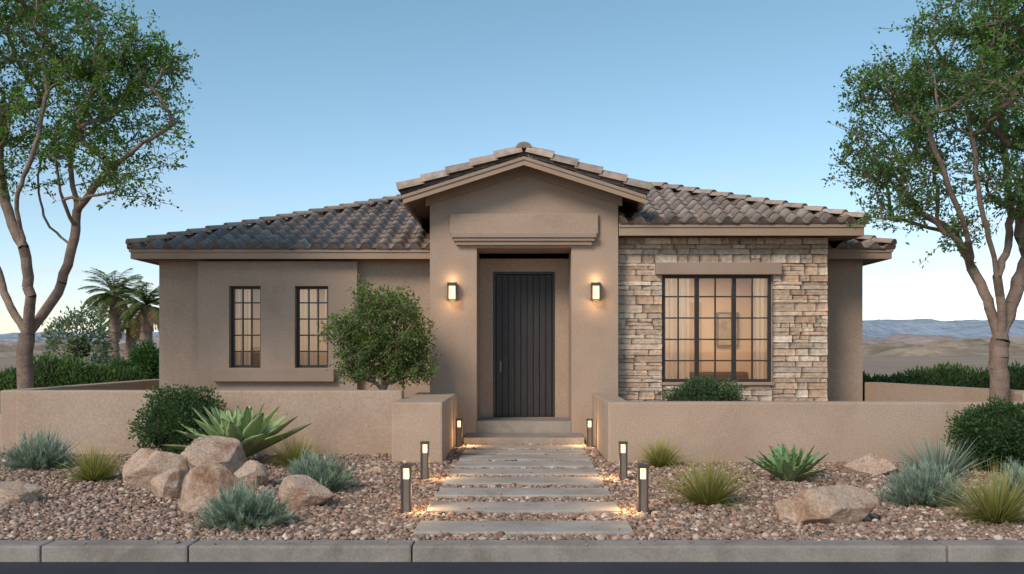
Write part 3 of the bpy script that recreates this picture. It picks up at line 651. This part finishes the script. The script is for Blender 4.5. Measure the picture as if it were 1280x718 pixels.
def sp(name,px0,px1,py0,py1,D,n,ls=.05,col=(.05,.09,.03),seed=1,core=.8,amp=.3,flat=None):
    cx=((px0+px1)/2-655)*D/F; rx=(px1-px0)/2*D/F; zt_=1.4-(py0-440)*D/F; zb=max(0,1.4-(py1-440)*D/F); cz=(zt_+zb)/2; rz=(zt_-zb)/2
    return shrub(name,cx,D,cz,rx,flat or rx*.85,rz,n,ls,col,core,seed,amp)
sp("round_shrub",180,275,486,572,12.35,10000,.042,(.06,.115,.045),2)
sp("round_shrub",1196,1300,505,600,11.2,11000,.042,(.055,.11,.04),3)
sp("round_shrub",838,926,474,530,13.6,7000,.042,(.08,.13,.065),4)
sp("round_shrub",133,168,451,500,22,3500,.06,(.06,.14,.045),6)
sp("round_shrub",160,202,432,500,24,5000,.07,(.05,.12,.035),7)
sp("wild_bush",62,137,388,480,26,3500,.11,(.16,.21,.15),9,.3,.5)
def hedge(name,pts,h,wd,n,ls,col):
    e=empty(name); segs=[]
    for a,b_ in zip(pts[:-1],pts[1:]): segs.append((np.array(a),np.array(b_)))
    cs=[]
    for a,b_ in segs:
        k=int(np.linalg.norm(b_-a)/(wd*.7))+1
        for i in range(k): cs.append(a+(b_-a)*i/k)
    for i,c in enumerate(cs):
        hh=h*random.uniform(.8,1.12); V,Fc=lumpy(c[0],c[1],hh*.45,wd*.62,wd*.6,hh*.48,i,.25,3); npmesh("core",V,Fc,DARKB,None,e,True)
        m=n//len(cs); dirs=unit(rng.standard_normal((m,3))); dirs[:,2]=np.abs(dirs[:,2])*1-.2; p=dirs*rng.uniform(.75,1.15,(m,1))*[wd*.75,wd*.7,hh*.55]+[c[0],c[1],hh*.47]
        V,Fc,C=leafquads(p,dirs+rng.standard_normal((m,3))*.5+[0,0,.7],rng.uniform(.7,1.7,m)*ls,rng.uniform(.25,.45,m)*ls,lcol(m,col)*rng.uniform(.75,1.25)); npmesh("leaves",V,Fc,LEAF,C,e)
hedge("hedge",[(6.9,19.5),(11,18),(18,16)],1.12,.8,36000,.1,(.095,.15,.055))
hedge("hedge",[(-8.8,21),(-12,19.5),(-19,18)],1.22,.8,32000,.1,(.085,.15,.05))
def G(px,py): D=1680/(py-440); return ((px-655)*D/F,D)
yg=((.13,.155,.04),(.42,.38,.13))
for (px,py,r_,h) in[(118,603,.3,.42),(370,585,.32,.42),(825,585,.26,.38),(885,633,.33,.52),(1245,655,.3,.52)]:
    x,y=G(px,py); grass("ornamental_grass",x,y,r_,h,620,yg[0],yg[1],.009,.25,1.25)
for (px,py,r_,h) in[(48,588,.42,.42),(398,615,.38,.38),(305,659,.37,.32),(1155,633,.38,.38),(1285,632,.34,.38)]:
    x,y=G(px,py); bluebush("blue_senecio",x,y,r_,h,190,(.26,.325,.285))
x,y=G(1172,600); grass("blue_yucca",x,y,.45,.5,240,(.16,.22,.18),(.32,.38,.33),.02,.02,1.3)
x,y=G(60,584); grass("blue_yucca",x-.15,y+.25,.4,.46,160,(.16,.22,.18),(.32,.38,.33),.016,.02,1.2)
def agave(name,x,y,R,h,n,seed,col=(.16,.27,.12),wid=.13,z0=0):
    rd=random.Random(seed); V=[];Fc=[];C=[]; seg=12
    for i in range(n):
        a=i*2.39996+rd.uniform(-.15,.15); f=i/n
        el=math.radians(84-66*f**.9+rd.uniform(-5,5)); L=(R*.85+R*.3*f)*rd.uniform(.9,1.1); W=wid*rd.uniform(.85,1.1)*(.75+.3*f); droop=rd.uniform(.0,.16)*f
        ca,sa=math.cos(a),math.sin(a); o=len(V); cc=np.array(col)*rd.uniform(.8,1.2)
        for k in range(seg+1):
            t=k/seg; d=.04+L*t*math.cos(el); z=z0+.03+L*t*math.sin(el)*(h/R)+(-droop*t*t+.10*t**3*f)*L
            wd=W*(.55+1.1*t-.2*t*t)*(1-t**2.6) if t<1 else .001
            th=.028*(1-t)
            for j,(u,q,pale) in enumerate([(-1,.28,1),(-.86,.20,0),(0,0,0),(.86,.20,0),(1,.28,1),(0,-1,0)]):
                ser=(1+.07*(1 if k%2 else -1)) if abs(u)==1 else 1
                lat=u*wd*.5*ser; up_=(q*wd*.9 if q>=0 else -th)
                V.append((x+ca*d-sa*lat-ca*math.sin(el)*up_,y+sa*d+ca*lat-sa*math.sin(el)*up_,z+up_*math.cos(el)))
                tc=cc*(1.0+.3*t) if not pale else np.array((.46,.48,.22)); 
                if t>.96: tc=np.array((.12,.06,.03))
                C.append(tc)
        for k in range(seg):
            for j in((0,1),(1,2),(2,3),(3,4),(4,5),(5,0)):
                b0=o+k*6; Fc.append((b0+j[0],b0+j[1],b0+6+j[1],b0+6+j[0]))
    return npmesh(name,V,Fc,SUCC,np.array(C),None,True)
x,y=G(299,583); agave("agave",x,y,.80,.74,34,3,(.30,.43,.21),.27,.08)
x,y=G(987,603); agave("agave",x,y,.42,.42,34,5,(.17,.33,.15),.125)
def boulder(px0,px1,py0,py1,seed,ydep=.8):
    D=1680/(py1-440)+.3; cx=((px0+px1)/2-655)*D/F; rx=(px1-px0)/2*D/F*1.06; zt_=1.4-(py0-440)*D/F; rd=random.Random(seed)
    V,Fc=ico(5); 
    for k in range(13):
        nrm=np.array([rd.gauss(0,1),rd.gauss(0,1),rd.gauss(0,.9)]); nrm/=np.linalg.norm(nrm); dd=rd.uniform(.55,.8)
        s_=V@nrm; ov=np.maximum(0,s_-dd); V=V-nrm[None]*ov[:,None]*1.0
    o=[]
    for v in V:
        vv=Vector(v); n=.05*noise.noise(vv*1.5+Vector((seed,0,0)))+.03*noise.noise(vv*4+Vector((seed,2,0)))+.025*noise.noise(vv*9+Vector((0,seed,0)))+.014*noise.noise(vv*22)-.05*max(0,.07-abs(noise.noise(vv*1.6+Vector((seed,7,0)))))*9
        o.append(v*(1+n))
    V=np.array(o); ext=(V.max(0)-V.min(0))/2; V=(V-(V.max(0)+V.min(0))/2)/ext
    V=V*[rx,rx*ydep,zt_*.68]+[cx,D+rx*ydep*.35,zt_*.34]
    npmesh("boulder",V,Fc,BOUL,None,None,True)
boulder(152,236,563,617,31,.7); boulder(228,302,548,602,32); boulder(183,232,586,632,37,.8); boulder(217,308,581,648,33,.75); boulder(290,334,577,616,34)
boulder(346,417,595,643,35,.7); boulder(-12,43,604,638,36); boulder(978,1101,609,665,41,.6); boulder(1052,1126,567,599,42,.7); boulder(455,482,583,597,25,.7)
def palm(x,y,h,fl,seed):
    rd=random.Random(seed); e=empty("palm_tree"); parts=[]; n=10
    pts=[(x+.05*math.sin(k),y,h*k/n) for k in range(n+1)]; A=np.array(pts[:-1]);B=np.array(pts[1:])
    V,Fc=tubes(A,B,np.full(n,.24),np.full(n,.19),10); npmesh("trunk",V,Fc,BARK,None,e,True)
    for i in range(56):
        a=rd.random()*6.283; el=math.radians(rd.uniform(-35,80)); L=fl*rd.uniform(.8,1.1); ns=24; p=np.array([x,y,h]);pts=[p]
        for k in range(ns):
            ee=el-math.radians(70)*(k/ns)**1.3; p=p+np.array([math.cos(a)*math.cos(ee),math.sin(a)*math.cos(ee),math.sin(ee)])*L/ns; pts.append(p)
        pts=np.array(pts); c0=np.repeat(pts,2,0); tg=unit(np.gradient(pts,axis=0)); side=unit(np.cross(tg,[[0,0,1]])); 
        dd=np.stack([side+tg*.7-[0,0,.35],-side+tg*.7-[0,0,.35]],1).reshape(-1,3); m=len(c0)
        tp=np.sin(np.linspace(.15,3.0,len(pts))).clip(.15,1).repeat(2)
        colr=lcol(m,(.11,.15,.055) if el>-.2 else (.24,.18,.1))
        parts.append(blades(c0,dd,tp*L*.28,np.full(m,.05),np.zeros(m)+.1,colr,colr*1.2,2))
        parts.append(blades(pts[:-1],pts[1:]-pts[:-1],np.linalg.norm(pts[1:]-pts[:-1],axis=1)*1.2,np.full(ns,.05),np.zeros(ns),lcol(ns,(.12,.12,.05)),lcol(ns,(.12,.12,.05)),2))
    V,Fc,C=join(parts); npmesh("fronds",V,Fc,GRASSM,C,e)
x,_,z=P(143,368,38); palm(x,38,z,1.45,1)
x,_,z=P(183,382,36); palm(x,36,z,1.3,2)
x,_,z=P(163,402,42); palm(x,42,z,1.3,3)
# ---------------------------------------------------------------- hills & mountains
def terrain(name,x0,x1,y0,y1,nx,ny,hf,mat):
    xs=np.linspace(x0,x1,nx);ys=np.linspace(y0,y1,ny); V=[(x,y,hf(x,y)) for y in ys for x in xs]
    i=np.arange(nx-1);Fc=[]
    for j in range(ny-1): Fc.append(np.stack([j*nx+i,j*nx+i+1,(j+1)*nx+i+1,(j+1)*nx+i],1))
    return npmesh(name,V,np.concatenate(Fc),mat,None,None,True)
def fbm(x,y,s,sd): return noise.fractal(Vector((x/s,y/s,sd)),1.0,2.0,6)
def ridged(x,y,s,sd): return noise.ridged_multi_fractal(Vector((x/s,y/s,sd)),1.0,2.1,6,1.0,2.0)
def sst(a,b,x): t=min(1,max(0,(x-a)/(b-a))); return t*t*(3-2*t)
HILL=noisy("hill_scrub",(.15,.125,.09),(.42,.32,.235),.05,.95,.08,.6,3,fine=.35)
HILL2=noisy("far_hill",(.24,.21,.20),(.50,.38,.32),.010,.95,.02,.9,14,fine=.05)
MOUNT=noisy("haze_painted_mountain",(.25,.32,.41),(.36,.41,.48),.0022,1,.006,.9,60,fine=.012)  # bluish aerial haze painted straight into the mountains' base colour
def h1(x,y):
    t=min(1,max(0,(y-110)/150)); return -2+t*(1.8+5.0*fbm(x,y,42,3))*(y/260)
terrain("hills",-420,420,100,480,240,120,h1,HILL)
def h2(x,y):
    t=sst(650,1150,y); a_=abs(fbm(x,y,260,4)); return -6+t*(20-26*a_+10*fbm(x,y,120,6)+6*sst(200,700,x))
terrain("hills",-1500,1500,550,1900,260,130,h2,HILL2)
def h3(x,y):
    t=sst(3500,4300,y); m_=fbm(x,y,1500,8); a_=abs(fbm(x,y,700,5)); b_=68+62*sst(-800,1500,x)-22*sst(1900,2600,x)
    return -20+t*(b_+28*m_+30*(.35-a_)*2+9*fbm(x,y,160,1)+20)
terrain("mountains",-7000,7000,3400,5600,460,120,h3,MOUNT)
